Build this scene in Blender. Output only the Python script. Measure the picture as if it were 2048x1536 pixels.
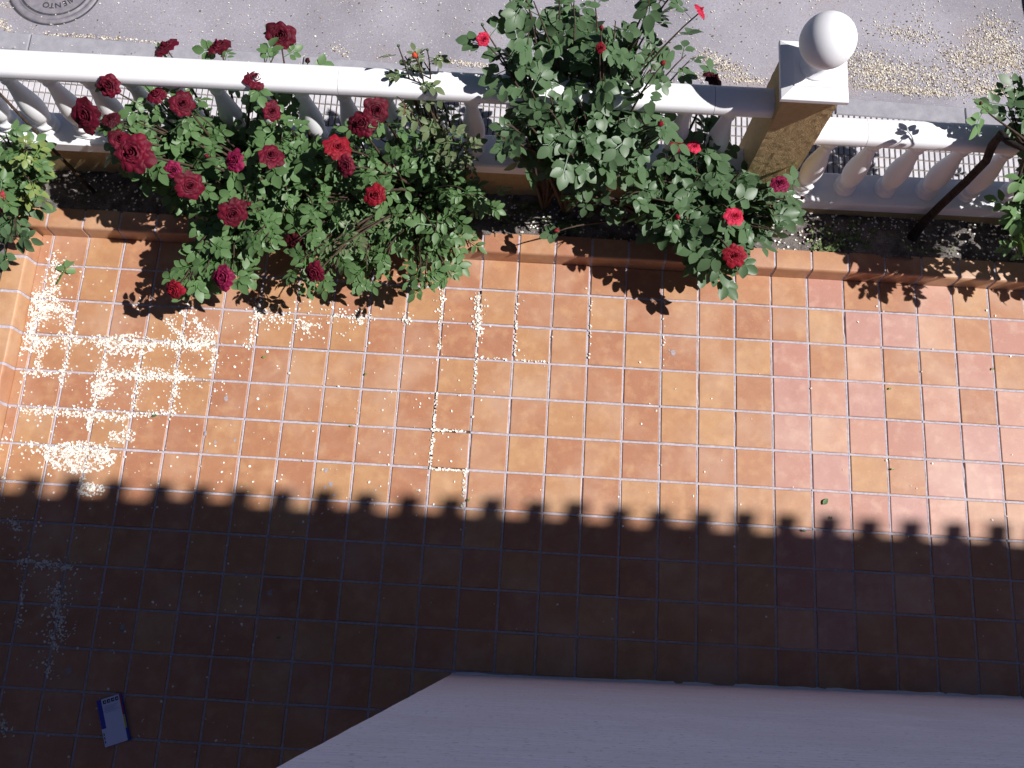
import bpy, math, random
import numpy as np
from mathutils import Vector, Matrix, Euler, Quaternion

# ------------------------------------------------------------------ scene, camera, light
for o in list(bpy.data.objects): bpy.data.objects.remove(o)
SC = bpy.context.scene
COL = SC.collection
U = 0.22                      # one floor-tile pitch in metres; layout below is in tile pitches
ROWP = 1.0097                 # row pitch in tile pitches
rnd = random.Random(7)

def rotmat(a, b, c):
    return (Matrix.Rotation(a, 3, 'X') @ Matrix.Rotation(b, 3, 'Y') @ Matrix.Rotation(c, 3, 'Z'))
RW = rotmat(-0.27178027917, 0.00786587678, -0.05821429337)      # world -> camera
CAMP = Vector((6.222707417, -7.437369940, 24.414928750))
FPX = 1890.242
cam_d = bpy.data.cameras.new('camera'); cam = bpy.data.objects.new('camera', cam_d); COL.objects.link(cam)
cam_d.sensor_width = 36.0; cam_d.lens = FPX / 2048 * 36.0
cam_d.clip_start = 0.05; cam_d.clip_end = 2000
cam.matrix_world = Matrix.Translation(CAMP * U) @ RW.transposed().to_4x4()
SC.camera = cam

SUN = Vector((0.83, -0.09, 1.0)).normalized()
world = bpy.data.worlds.new('World'); SC.world = world; world.use_nodes = True
nt = world.node_tree
sky = nt.nodes.new('ShaderNodeTexSky'); sky.sky_type = 'NISHITA'; sky.sun_disc = False
sky.sun_elevation = math.asin(SUN.z); sky.sun_rotation = math.atan2(SUN.x, SUN.y)
sky.altitude = 1500; sky.air_density = 0.36; sky.dust_density = 0.05; sky.ozone_density = 2.0
bg = nt.nodes['Background']; bg.inputs['Strength'].default_value = 0.05
nt.links.new(sky.outputs[0], bg.inputs[0])
sl = bpy.data.lights.new('sun', 'SUN'); sl.energy = 5.0; sl.angle = math.radians(0.53); sl.color = (1.0, 0.965, 0.945)
so = bpy.data.objects.new('sun', sl); COL.objects.link(so); so.rotation_euler = SUN.to_track_quat('Z', 'Y').to_euler()
SC.view_settings.view_transform = 'Standard'; SC.view_settings.look = 'None'
SC.view_settings.exposure = 0.34; SC.view_settings.gamma = 1.0
SC.render.engine = 'CYCLES'
SC.render.resolution_x = 1024; SC.render.resolution_y = 768

# ------------------------------------------------------------------ helpers
def at(x, y, z):
    """place on the level z (tile units) that the layout sketch marks at x, y"""
    d = RW.transposed() @ Vector(((x - 1024) / FPX, (768 - y) / FPX, -1.0))
    t = (z - CAMP.z) / d.z
    return CAMP + d * t

def link(o, parent=None, loc=None):
    COL.objects.link(o)
    if parent is not None: o.parent = parent
    if loc is not None: o.location = Vector(loc) * U
    return o
def meshdata(name, verts, faces, mats, smooth=False, fmat=None):
    me = bpy.data.meshes.new(name)
    me.from_pydata([(v[0] * U, v[1] * U, v[2] * U) for v in verts], [], faces)
    for m in (mats if isinstance(mats, (list, tuple)) else [mats]): me.materials.append(m)
    if smooth: me.polygons.foreach_set('use_smooth', [True] * len(me.polygons))
    if fmat: me.polygons.foreach_set('material_index', fmat)
    me.update()
    return me
def obj(name, me, parent=None, loc=None, rot=None, scale=None):
    o = bpy.data.objects.new(name, me); link(o, parent, loc)
    if rot is not None: o.rotation_euler = rot
    if scale is not None: o.scale = (scale,) * 3 if isinstance(scale, (int, float)) else scale
    return o
def thing(name, label, cat, loc, group=None, rot=None):
    o = bpy.data.objects.new(name, None); o.empty_display_size = 0.05
    link(o, None, loc)
    if rot is not None: o.rotation_euler = rot
    o['label'] = label; o['category'] = cat
    if group: o['group'] = group
    return o
def tag(o, label, cat, group=None):
    o['label'] = label; o['category'] = cat
    if group: o['group'] = group
    return o

class MB:
    def __init__(s): s.v = []; s.f = []
    def add(s, v, f):
        n = len(s.v); s.v += [tuple(p) for p in v]; s.f += [tuple(i + n for i in q) for q in f]
    def box(s, x0, x1, y0, y1, z0, z1, bev=0.0):
        if bev <= 0:
            s.add([(x0,y0,z0),(x1,y0,z0),(x1,y1,z0),(x0,y1,z0),(x0,y0,z1),(x1,y0,z1),(x1,y1,z1),(x0,y1,z1)],
                  [(0,3,2,1),(4,5,6,7),(0,1,5,4),(1,2,6,5),(2,3,7,6),(3,0,4,7)])
        else:
            b = bev
            r = lambda e, z: [(x0+e,y0+e,z),(x1-e,y0+e,z),(x1-e,y1-e,z),(x0+e,y1-e,z)]
            V = r(b, z0) + r(0, z0 + b) + r(0, z1 - b) + r(b, z1)
            F = [(3,2,1,0),(12,13,14,15)]
            for k in range(3):
                for i in range(4):
                    a, c = k*4 + i, k*4 + (i+1) % 4
                    F.append((a, c, c+4, a+4))
            s.add(V, F)
    def tube(s, pts, rads, n=6, cap=True):
        pts = [Vector(p) for p in pts]; V = []; F = []
        prev = None
        for i, p in enumerate(pts):
            t = (pts[min(i+1, len(pts)-1)] - pts[max(i-1, 0)]).normalized()
            a = t.orthogonal().normalized() if prev is None else (prev - t * prev.dot(t)).normalized()
            prev = a; b = t.cross(a)
            for k in range(n):
                w = 2*math.pi*k/n
                V.append(p + (a*math.cos(w) + b*math.sin(w)) * rads[i])
        for i in range(len(pts)-1):
            for k in range(n):
                F.append((i*n+k, i*n+(k+1) % n, (i+1)*n+(k+1) % n, (i+1)*n+k))
        if cap: F.append(tuple(range(n-1, -1, -1))); F.append(tuple((len(pts)-1)*n + k for k in range(n)))
        s.add(V, F)
    def lathe(s, prof, n=20, cx=0, cy=0, capb=True, capt=True):
        V = []; F = []
        for z, r in prof:
            for k in range(n):
                w = 2*math.pi*k/n; V.append((cx + r*math.cos(w), cy + r*math.sin(w), z))
        for i in range(len(prof)-1):
            for k in range(n):
                F.append((i*n+k, i*n+(k+1) % n, (i+1)*n+(k+1) % n, (i+1)*n+k))
        if capb: F.append(tuple(range(n-1, -1, -1)))
        if capt: F.append(tuple((len(prof)-1)*n+k for k in range(n)))
        s.add(V, F)
    def extrude_x(s, prof, x0, x1, nseg=1):
        """closed profile of (y, z), counter-clockwise seen from +x"""
        n = len(prof); V = []; F = []
        for i in range(nseg+1):
            x = x0 + (x1-x0)*i/nseg
            V += [(x, y, z) for y, z in prof]
        for i in range(nseg):
            for k in range(n): F.append((i*n+k, i*n+(k+1) % n, (i+1)*n+(k+1) % n, (i+1)*n+k))
        F.append(tuple(range(n-1, -1, -1))); F.append(tuple(nseg*n+k for k in range(n)))
        s.add(V, F)
    def me(s, name, mats, smooth=False, fmat=None): return meshdata(name, s.v, s.f, mats, smooth, fmat)
def auto_smooth(me, ang=35):
    me.polygons.foreach_set('use_smooth', [True] * len(me.polygons))
    try: me.set_sharp_from_angle(angle=math.radians(ang))
    except Exception: pass
    return me

# ------------------------------------------------------------------ materials
class NT:
    def __init__(s, name):
        s.m = bpy.data.materials.new(name); s.m.use_nodes = True
        s.t = s.m.node_tree; s.b = s.t.nodes['Principled BSDF']; s.out = s.t.nodes['Material Output']
    def n(s, typ, **kw):
        nd = s.t.nodes.new(typ)
        for k, v in kw.items():
            if k in nd.inputs: nd.inputs[k].default_value = v
            else: setattr(nd, k, v)
        return nd
    def l(s, a, b): s.t.links.new(a, b)
    def ramp(s, fac, stops, interp='LINEAR'):
        r = s.n('ShaderNodeValToRGB'); r.color_ramp.interpolation = interp
        e = r.color_ramp.elements
        while len(e) < len(stops): e.new(0.5)
        for i, (p, c) in enumerate(stops):
            e[i].position = p; e[i].color = (c[0], c[1], c[2], 1) if len(c) == 3 else c
        s.l(fac, r.inputs[0]); return r.outputs[0]
    def mix(s, fac, a, b, mode='MIX'):
        m = s.n('ShaderNodeMix', data_type='RGBA', blend_type=mode)
        for sock, v in ((m.inputs[0], fac), (m.inputs[6], a), (m.inputs[7], b)):
            if hasattr(v, 'is_output') or isinstance(v, bpy.types.NodeSocket): s.l(v, sock)
            else: sock.default_value = v if isinstance(v, (int, float)) else (*v[:3], 1)
        return m.outputs[2]
    def math(s, op, a, b=0.0):
        m = s.n('ShaderNodeMath', operation=op)
        for sock, v in ((m.inputs[0], a), (m.inputs[1], b)):
            if isinstance(v, bpy.types.NodeSocket): s.l(v, sock)
            else: sock.default_value = v
        return m.outputs[0]
    def coords(s, kind='Object', offset_random=False, scale=None):
        c = s.n('ShaderNodeTexCoord').outputs[kind]
        if offset_random:
            oi = s.n('ShaderNodeObjectInfo').outputs['Random']
            cm = s.n('ShaderNodeCombineXYZ'); s.l(s.math('MULTIPLY', oi, 37.0), cm.inputs[0]); s.l(s.math('MULTIPLY', oi, 91.0), cm.inputs[1]); s.l(s.math('MULTIPLY', oi, 53.0), cm.inputs[2])
            v = s.n('ShaderNodeVectorMath', operation='ADD'); s.l(c, v.inputs[0]); s.l(cm.outputs[0], v.inputs[1]); c = v.outputs[0]
        if scale:
            mp = s.n('ShaderNodeMapping'); s.l(c, mp.inputs[0]); mp.inputs['Scale'].default_value = scale; c = mp.outputs[0]
        return c
    def noise(s, vec, scale, detail=3, rough=0.55, out='Fac'):
        n = s.n('ShaderNodeTexNoise'); n.inputs['Scale'].default_value = scale; n.inputs['Detail'].default_value = detail; n.inputs['Roughness'].default_value = rough
        s.l(vec, n.inputs['Vector']); return n.outputs[out]
    def bump(s, h, strength=0.3, dist=0.002):
        b = s.n('ShaderNodeBump'); b.inputs['Strength'].default_value = strength; b.inputs['Distance'].default_value = dist
        s.l(h, b.inputs['Height']); s.l(b.outputs[0], s.b.inputs['Normal']); return b
    def base(s, v):
        if isinstance(v, bpy.types.NodeSocket): s.l(v, s.b.inputs['Base Color'])
        else: s.b.inputs['Base Color'].default_value = (*v, 1)
    def rough(s, v, spec=0.5):
        if isinstance(v, bpy.types.NodeSocket): s.l(v, s.b.inputs['Roughness'])
        else: s.b.inputs['Roughness'].default_value = v
        s.b.inputs['Specular IOR Level'].default_value = spec

def mat_tile(name, stops, dk, lt):
    n = NT(name)
    r = n.n('ShaderNodeObjectInfo').outputs['Random']
    c = n.coords('Object', True)
    a = n.ramp(r, stops, 'CONSTANT')
    big = n.noise(c, 9.0, 4, .62)
    dark = n.mix(n.math('MULTIPLY', n.ramp(big, [(.40, (0,0,0)), (.70, (1,1,1))]), .48), a, dk)
    lite = n.noise(c, 13.0, 3, .55)
    col = n.mix(n.math('MULTIPLY', n.ramp(lite, [(.50, (0,0,0)), (.75, (1,1,1))]), .45), dark, lt)
    sp = n.noise(c, 190, 3, .65)
    col = n.mix(n.math('MULTIPLY', n.ramp(sp, [(.58, (0,0,0)), (.72, (1,1,1))]), .40), col, (.20,.08,.05))
    sp2 = n.noise(c, 160, 2, .5)
    col = n.mix(n.math('MULTIPLY', n.ramp(sp2, [(.64, (0,0,0)), (.74, (1,1,1))]), .35), col, (.72,.48,.30))
    # dust film and stains that run across the joints
    w = n.n('ShaderNodeNewGeometry').outputs['Position']
    st = n.noise(w, 2.2, 4, .6)
    col = n.mix(n.math('MULTIPLY', n.ramp(st, [(.48, (0,0,0)), (.70, (1,1,1))]), .34), col, (.60,.44,.33))
    n.base(col)
    n.rough(n.math('ADD', n.math('ADD', n.math('MULTIPLY', big, .16), .25), n.math('MULTIPLY', st, .14)), .55)
    n.bump(n.math('ADD', n.math('MULTIPLY', sp, .4), lite), .2, .0015)
    return n.m
def mat_noisy(name, c1, c2, scale=30, rough=.85, bstr=.4, bdist=.003, bscale=120, spec=.3, coord='Object', detail=4, grain=None, stops=(.35, .68), offset=False, stretch=None):
    n = NT(name); c = n.coords(coord, offset, stretch)
    f = n.noise(c, scale, detail, .6)
    col = n.ramp(f, [(stops[0], c1), (stops[1], c2)])
    if grain:
        g = n.noise(c, grain[0], 2, .6)
        col = n.mix(n.math('MULTIPLY', n.ramp(g, [(.55, (0,0,0)), (.68, (1,1,1))]), grain[2]), col, grain[1])
        g2 = n.noise(c, grain[0]*1.37, 2, .6)
        if len(grain) > 3: col = n.mix(n.math('MULTIPLY', n.ramp(g2, [(.60, (0,0,0)), (.68, (1,1,1))]), grain[2]), col, grain[3])
    n.base(col); n.rough(rough, spec)
    if bstr: n.bump(n.noise(c, bscale, 3, .65), bstr, bdist)
    return n.m
def mat_plain(name, c, rough=.5, spec=.5):
    n = NT(name); n.base(c); n.rough(rough, spec)
    n.bump(n.noise(n.coords(), 200, 2, .5), .08, .0005); return n.m

M = {}
M['tile'] = mat_tile('terracotta_tile', [(0, (.445,.228,.118)), (.16, (.42,.202,.110)), (.30, (.455,.244,.122)), (.44, (.395,.180,.102)), (.58, (.475,.264,.134)), (.70, (.435,.214,.116)), (.82, (.41,.190,.106)), (.92, (.45,.236,.120)), (1, (.45,.236,.120))], (.32,.138,.078), (.59,.36,.19))
M['tile_pink'] = mat_tile('pink_terracotta_tile', [(0, (.49,.260,.190)), (.2, (.45,.222,.170)), (.42, (.53,.305,.200)), (.62, (.47,.255,.215)), (.8, (.43,.205,.150)), (1, (.51,.285,.200))], (.38,.175,.135), (.64,.43,.33))  # pinker tile batch; its lightened tone also stands in for sheen
M['grout'] = mat_noisy('cement_grout', (.40,.365,.405), (.55,.505,.555), 60, .9, .5, .002, 300, grain=(420, (.22,.19,.18), .5))
M['mortar'] = mat_noisy('dirt_mortar', (.05,.04,.034), (.14,.115,.10), 90, .95, .6, .003, 300)
M['white'] = mat_noisy('white_paint', (.82,.82,.84), (.88,.88,.89), 6, .62, .15, .001, 250, .35)
M['ochre'] = mat_noisy('ochre_stucco', (.50,.36,.185), (.58,.425,.225), 30, .95, .9, .006, 120, .1, grain=(150, (.44,.31,.155), .22, (.62,.47,.265)))
M['ochre_smooth'] = mat_noisy('ochre_stucco_lower', (.42,.30,.15), (.50,.36,.18), 20, .95, .8, .006, 120, .1)
M['plaster'] = None
def mat_plaster():
    n = NT('combed_plaster'); c = n.coords('Object', False, (1.0, 1.0, 14.0)); c0 = n.coords()
    f = n.noise(c, 5, 6, .72); g = n.noise(c0, 60, 4, .7); h = n.noise(c0, 2.6, 5, .65)
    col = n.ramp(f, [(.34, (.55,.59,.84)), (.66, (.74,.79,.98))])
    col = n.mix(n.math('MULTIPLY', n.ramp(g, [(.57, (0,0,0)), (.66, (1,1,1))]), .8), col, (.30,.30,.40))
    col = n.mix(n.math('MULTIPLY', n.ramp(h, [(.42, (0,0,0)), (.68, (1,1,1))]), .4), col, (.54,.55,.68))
    n.base(col); n.rough(.92, .2)
    n.bump(n.math('ADD', f, n.math('MULTIPLY', g, .6)), .8, .006); return n.m
M['plaster'] = mat_plaster()
def mat_road():
    n = NT('worn_asphalt'); c = n.coords()
    f = n.noise(c, 1.1, 5, .6); col = n.ramp(f, [(.35, (.225,.213,.245)), (.65, (.325,.312,.355))])
    st = n.noise(c, 2.6, 3, .55)
    col = n.mix(n.math('MULTIPLY', n.ramp(st, [(.55, (0,0,0)), (.74, (1,1,1))]), .45), col, (.30,.235,.215))
    g = n.noise(c, 75, 4, .75)
    col = n.mix(n.math('MULTIPLY', n.ramp(g, [(.52, (0,0,0)), (.70, (1,1,1))]), .6), col, (.15,.14,.155))
    g2 = n.noise(c, 85, 3, .7)
    col = n.mix(n.math('MULTIPLY', n.ramp(g2, [(.60, (0,0,0)), (.72, (1,1,1))]), .7), col, (.62,.60,.62))
    n.base(col); n.rough(.88, .3); n.bump(g, .5, .004); return n.m
M['road'] = mat_road()
M['kerb'] = mat_noisy('kerb_concrete', (.26,.255,.29), (.34,.335,.37), 12, .9, .5, .003, 200, grain=(260, (.16,.15,.16), .5, (.5,.49,.52)))
M['slab'] = mat_noisy('pavement_slab', (.47,.46,.49), (.60,.58,.61), 14, .88, .3, .002, 260, offset=True, grain=(200, (.34,.32,.33), .4))
M['slab_joint'] = mat_noisy('pavement_joint', (.12,.105,.095), (.24,.21,.17), 40, .95, .4, .003, 200)
def mat_soil():
    n = NT('bed_soil'); c = n.coords()
    f = n.noise(c, 12, 5, .7); col = n.ramp(f, [(.32, (.075,.063,.057)), (.66, (.26,.235,.22))])
    g = n.noise(c, 140, 3, .7); col = n.mix(n.math('MULTIPLY', n.ramp(g, [(.5, (0,0,0)), (.62, (1,1,1))]), .6), col, (.035,.028,.024))
    g2 = n.noise(c, 120, 2, .6); col = n.mix(n.math('MULTIPLY', n.ramp(g2, [(.66, (0,0,0)), (.70, (1,1,1))]), .8), col, (.42,.39,.36))
    n.base(col); n.rough(.97, .15); n.bump(g, .8, .006); return n.m
M['soil'] = mat_soil()
def mat_leaf(name, c_dark, c_light, c_back, rough=.42, young=0.0):
    n = NT(name)
    r = n.n('ShaderNodeObjectInfo').outputs['Random']
    c = n.coords('Object', True)
    f = n.noise(c, 25, 2, .5)
    isl = n.n('ShaderNodeNewGeometry')
    rr = n.math('ADD', n.math('MULTIPLY', r, .55), n.math('MULTIPLY', isl.outputs['Random Per Island'], .45))
    col = n.ramp(rr, [(0.05, c_dark), (.55, tuple((a+b)/2 for a, b in zip(c_dark, c_light))), (.95, c_light)])
    col = n.mix(n.math('MULTIPLY', f, .35), col, c_dark)
    col = n.mix(n.ramp(isl.outputs['Random Per Island'], [(.955, (0,0,0)), (.97, (1,1,1))]), col, (.30,.27,.05))
    if young: col = n.mix(n.ramp(r, [(1-young-.04, (0,0,0)), (1-young+.04, (1,1,1))]), col, (.17,.045,.03))
    col = n.mix(isl.outputs['Backfacing'], col, c_back)
    n.base(col); n.rough(rough, .28)
    tr = n.n('ShaderNodeBsdfTranslucent'); n.l(n.mix(.5, col, (.16,.26,.03)), tr.inputs[0])
    mx = n.n('ShaderNodeMixShader'); mx.inputs[0].default_value = .17
    n.l(n.b.outputs[0], mx.inputs[1]); n.l(tr.outputs[0], mx.inputs[2]); n.l(mx.outputs[0], n.out.inputs[0])
    return n.m
M['leaf'] = mat_leaf('rose_leaf', (.031,.105,.023), (.110,.250,.062), (.10,.18,.07))
M['leaf_blue'] = mat_leaf('rose_leaf_deep', (.021,.080,.024), (.064,.160,.047), (.085,.145,.07), .40)
M['leaf_young'] = mat_leaf('rose_leaf_young', (.050,.125,.035), (.12,.23,.070), (.14,.18,.09), .42, .14)
M['leaf_lime'] = mat_leaf('rose_leaf_lime', (.10,.17,.035), (.30,.38,.05), (.20,.26,.08), .40)
M['leaf_fresh'] = mat_leaf('rose_leaf_fresh', (.055,.15,.038), (.13,.28,.075), (.14,.24,.10), .45)
def mat_petal(name, c1, c2):
    n = NT(name)
    g = n.n('ShaderNodeNewGeometry'); r = n.n('ShaderNodeObjectInfo').outputs['Random']
    f = n.math('ADD', n.math('MULTIPLY', g.outputs['Random Per Island'], .6), n.math('MULTIPLY', r, .4))
    col = n.ramp(f, [(.1, c1), (.9, c2)])
    n.base(col); n.rough(.62, .25)
    n.b.inputs['Sheen Weight'].default_value = .12; n.b.inputs['Sheen Roughness'].default_value = .4; n.b.inputs['Sheen Tint'].default_value = (.9, .3, .45, 1)
    tr = n.n('ShaderNodeBsdfTranslucent'); n.l(col, tr.inputs[0])
    mx = n.n('ShaderNodeMixShader'); mx.inputs[0].default_value = .15
    n.l(n.b.outputs[0], mx.inputs[1]); n.l(tr.outputs[0], mx.inputs[2]); n.l(mx.outputs[0], n.out.inputs[0])
    return n.m
M['crimson'] = mat_petal('crimson_petal', (.058,.0018,.008), (.155,.0045,.022))
M['dark_crimson'] = mat_petal('dark_crimson_petal', (.03,.0015,.005), (.07,.003,.010))
M['magenta'] = mat_petal('magenta_petal', (.14,.004,.032), (.28,.008,.062))
M['pink'] = mat_petal('pink_red_petal', (.40,.008,.035), (.62,.03,.085))
M['red'] = mat_petal('red_petal', (.15,.003,.010), (.29,.006,.020))
M['orange'] = mat_petal('orange_bud_petal', (.65,.06,.02), (.75,.09,.03))
M['sepal'] = mat_plain('sepal_green', (.05,.10,.035), .6)
M['cane'] = mat_noisy('rose_cane', (.030,.022,.016), (.085,.055,.035), 40, .8, .3, .002, 200)
M['cane_green'] = mat_noisy('green_cane', (.055,.075,.03), (.10,.09,.045), 40, .65, .2, .001, 200)
M['trunk'] = mat_noisy('old_rose_bark', (.016,.011,.010), (.050,.036,.031), 45, .9, .8, .004, 140)
M['petal_debris'] = None
def mat_debris(name, cols):
    n = NT(name); g = n.n('ShaderNodeNewGeometry').outputs['Random Per Island']
    k = len(cols); n.base(n.ramp(g, [(i/k, c) for i, c in enumerate(cols)], 'CONSTANT')); n.rough(.8, .3)
    n.bump(n.noise(n.coords(), 300, 2), .1, .001); return n.m
M['petal_debris'] = mat_debris('fallen_seed', [(.80,.77,.70), (.86,.84,.79), (.72,.67,.58), (.82,.79,.72), (.60,.53,.43), (.78,.74,.66)])
M['street_debris'] = mat_debris('dry_seed', [(.66,.60,.50), (.55,.48,.38), (.74,.69,.60), (.13,.10,.08), (.62,.56,.46), (.45,.38,.29), (.28,.22,.17), (.70,.65,.57)])
M['weed'] = mat_debris('weed_leaf', [(.08,.13,.045), (.12,.17,.06), (.17,.20,.09), (.06,.10,.04)])
M['iron'] = mat_noisy('cast_iron', (.165,.16,.19), (.25,.23,.26), 20, .62, .3, .002, 180, .5, grain=(160, (.25,.18,.15), .4))
M['iron_dark'] = mat_noisy('cast_iron_groove', (.04,.04,.05), (.075,.07,.085), 25, .8, .3, .002, 180)
M['roof'] = mat_noisy('roof_clay', (.30,.13,.07), (.42,.21,.11), 10, .9, .3, .003, 60)
M['soffit'] = mat_noisy('soffit_plaster', (.16,.10,.06), (.22,.14,.085), 6, .9, .2, .002, 90)
M['ground'] = mat_noisy('distant_ground', (.16,.14,.11), (.24,.21,.17), .3, .95, 0, 0, 10)

# ------------------------------------------------------------------ setting: ground, street
SL = -0.040                                   # the street falls to the right
def zst(x): return -0.02 + SL * (x + 7.0)     # pavement level along the street
def sloped(name, x0, x1, y0, y1, dz, mat, thick=0.6):
    v = [(x0,y0,zst(x0)+dz),(x1,y0,zst(x1)+dz),(x1,y1,zst(x1)+dz),(x0,y1,zst(x0)+dz)]
    v += [(a,b,c-thick) for a,b,c in v]
    f = [(0,1,2,3),(7,6,5,4),(0,4,5,1),(1,5,6,2),(2,6,7,3),(3,7,4,0)]
    o = obj(name, meshdata(name, v, f, mat)); return o
g = obj('ground', meshdata('ground', [(-3000,-3000,-9),(3000,-3000,-9),(3000,3000,-9),(-3000,3000,-9)], [(0,1,2,3)], M['ground'])); g['kind'] = 'structure'
KY0, KY1 = 8.70, 9.28
KD = 0.42
road = sloped('road', -120, 120, KY1 - .02, 75, -KD, M['road']); road['kind'] = 'structure'
pave = sloped('pavement', -120, 120, 5.55, KY0 + .01, -0.035, M['slab_joint'], 1.2); pave['kind'] = 'structure'
kerb = bpy.data.objects.new('kerb', None); link(kerb, None, (0, 9.0, 0)); kerb['kind'] = 'structure'
mb = MB(); mb.box(-2.0, 2.0, KY0 - 9.0, KY1 - 9.0, -1.2, 0.0, .025); kerb_me = mb.me('kerb_stone', M['kerb'])
ang = -math.atan(SL)
for i in range(-4, 9):
    xc = i * 4.03 + 1.2
    obj('kerb_stone', kerb_me, kerb, (xc, rnd.uniform(-.012, .012), zst(xc) + rnd.uniform(-.01, .01)), (0, ang, 0))
# pavement slabs: each one a moulded slab of six by three bars
mb = MB(); PW, PH = 1.035, 1.02
mb.box(.012, PW - .012, .012, PH - .012, -.10, -.03); nbase = len(mb.f)
for i in range(6):
    for j in range(3):
        bx, by = PW/6, PH/3
        x0, x1, y0, y1 = i*bx + .017, (i+1)*bx - .017, j*by + .015, (j+1)*by - .015
        e = .012
        mb.add([(x0,y0,-.03),(x1,y0,-.03),(x1,y1,-.03),(x0,y1,-.03),(x0+e,y0+e,0.012),(x1-e,y0+e,0.012),(x1-e,y1-e,0.012),(x0+e,y1-e,0.012)],
               [(4,5,6,7),(0,1,5,4),(1,2,6,5),(2,3,7,6),(3,0,4,7)])
slab_me = mb.me('pavement_slab', [M['slab'], M['slab_joint']], False, [1 if k < nbase else 0 for k in range(len(mb.f))])
for i in range(-8, 32):
    for j in range(3):
        x = -6.9 + i * PW; y = KY0 - (j + 1) * PH
        if x < -11.5 or x > 25: continue
        obj('pavement_slab', slab_me, pave, (x, y, zst(x) + rnd.uniform(-.004, .006)), (rnd.uniform(-.004, .004), ang, rnd.uniform(-.004, .004)))

# manhole cover in the road
mx, my = -8.72, 11.33
mh = thing('manhole_cover', 'round cast iron manhole cover with raised lettering set in the road', 'manhole', (mx, my, zst(mx) - KD), rot=(0, ang, 0))
mb = MB(); mb.lathe([(0.0, 1.40), (0.03, 1.395), (0.035, 1.30), (0.03, 1.25), (.012, 1.24), (0.012, 1.17), (.03, 1.16), (0.03, 1.12)], 72, capb=False, capt=False)
obj('frame', mb.me('frame', M['iron'], True), mh)
mb = MB(); mb.lathe([(0.012, 1.452), (0.014, 1.40)], 72, capb=False, capt=False); obj('seam', mb.me('seam', M['iron_dark']), mh)
mb = MB(); mb.lathe([(0.012, 1.125), (0.012, 1.05)], 72, capb=False, capt=False); obj('groove', mb.me('groove', M['iron_dark']), mh)
mb = MB(); mb.lathe([(0.012, 1.055), (0.032, 1.05), (.032, .98), (.02, .975), (.02, .56), (.034, .555), (.034, .50), (.014, .495), (.014, .46), (.034, .455), (.034, .40), (.014, .395), (.014, .35), (.034, .345), (.034, .27), (.014, .265), (.014, .20), (.03, .19), (.03, .001)], 72, capb=False, capt=False)
cov = obj('cover', mb.me('cover', M['iron'], False), mh)
for rr in (.478, .372, .232):
    mb = MB(); mb.lathe([(0.0165, rr + .022), (0.0165, rr - .022)], 60, capb=False, capt=False); obj('ring_groove', mb.me('ring_groove', M['iron_dark']), mh)
for ch, deg in zip('MIENTO', (-38, -47.5, -57, -73, -87, -100)):
    cu = bpy.data.curves.new('letter', 'FONT'); cu.body = ch; cu.size = .26 * U; cu.extrude = .010 * U; cu.align_x = 'CENTER'
    to = bpy.data.objects.new('t', cu); me = bpy.data.meshes.new_from_object(to); bpy.data.objects.remove(to)
    me.materials.clear(); me.materials.append(M['iron_dark'])
    w = math.radians(deg)
    obj('letter', me, mh, (.68 * math.cos(w), .68 * math.sin(w), .03), (0, 0, w - math.pi/2))

# ------------------------------------------------------------------ terrace floor
FL = bpy.data.objects.new('terrace_floor', None)
mb = MB(); mb.box(-7.45, 30, -16, 2.95, -1.4, -.07)
FL = obj('terrace_floor', mb.me('terrace_floor', M['mortar'])); FL['kind'] = 'structure'
GW = .031                                      # half joint width
def tile_me(w, h, name='floor_tile', mat='tile'):
    b = .018
    def ring(e, z): return [(-w/2+e, -h/2+e, z), (w/2-e, -h/2+e, z), (w/2-e, h/2-e, z), (-w/2+e, h/2-e, z)]
    v = ring(0, -.06) + ring(0, -.014) + ring(b, 0.0)
    f = [(8,9,10,11)]
    for k in range(2):
        for i in range(4): f.append((k*4+i, k*4+(i+1) % 4, k*4+4+(i+1) % 4, k*4+4+i))
    return meshdata(name, v, f, M[mat])
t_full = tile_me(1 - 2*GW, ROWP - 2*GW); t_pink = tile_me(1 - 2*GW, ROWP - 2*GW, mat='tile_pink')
CURBY, LEFTX, WALLY, CORNX = 2.90, -7.31, -8.15, 4.95
t_cut_top = tile_me(1 - 2*GW, CURBY - 2*ROWP - GW)
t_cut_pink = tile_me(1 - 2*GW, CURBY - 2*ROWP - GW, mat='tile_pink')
t_cut_left = tile_me(-7 - LEFTX - GW, ROWP - 2*GW)
cells = []
for c in range(-8, 22):
    for r in range(-13, 3):
        x0, x1 = c + GW, c + 1 - GW
        y0, y1 = r*ROWP + GW, (r+1)*ROWP - GW
        if r == 2: y1 = CURBY
        if c == -8: x0 = LEFTX
        if c >= 5 and r <= -10: continue
        if c == 21 and False: continue
        cells.append((c, r, x0, x1, y0, y1))
def in_view(cx, cy):
    q = RW @ (Vector((cx, cy, 0)) - CAMP); x = 1024 + FPX*q.x/-q.z; y = 768 - FPX*q.y/-q.z
    return x, y
scored = []
for k in cells:
    x, y = in_view((k[2]+k[3])/2, (k[4]+k[5])/2)
    inside = -30 < x < 2078 and -30 < y < 1566
    scored.append((0 if inside else 1, abs(x-1024) + abs(y-850), k))
scored.sort(key=lambda a: (a[0], a[1]))
rest = MB()
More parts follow.
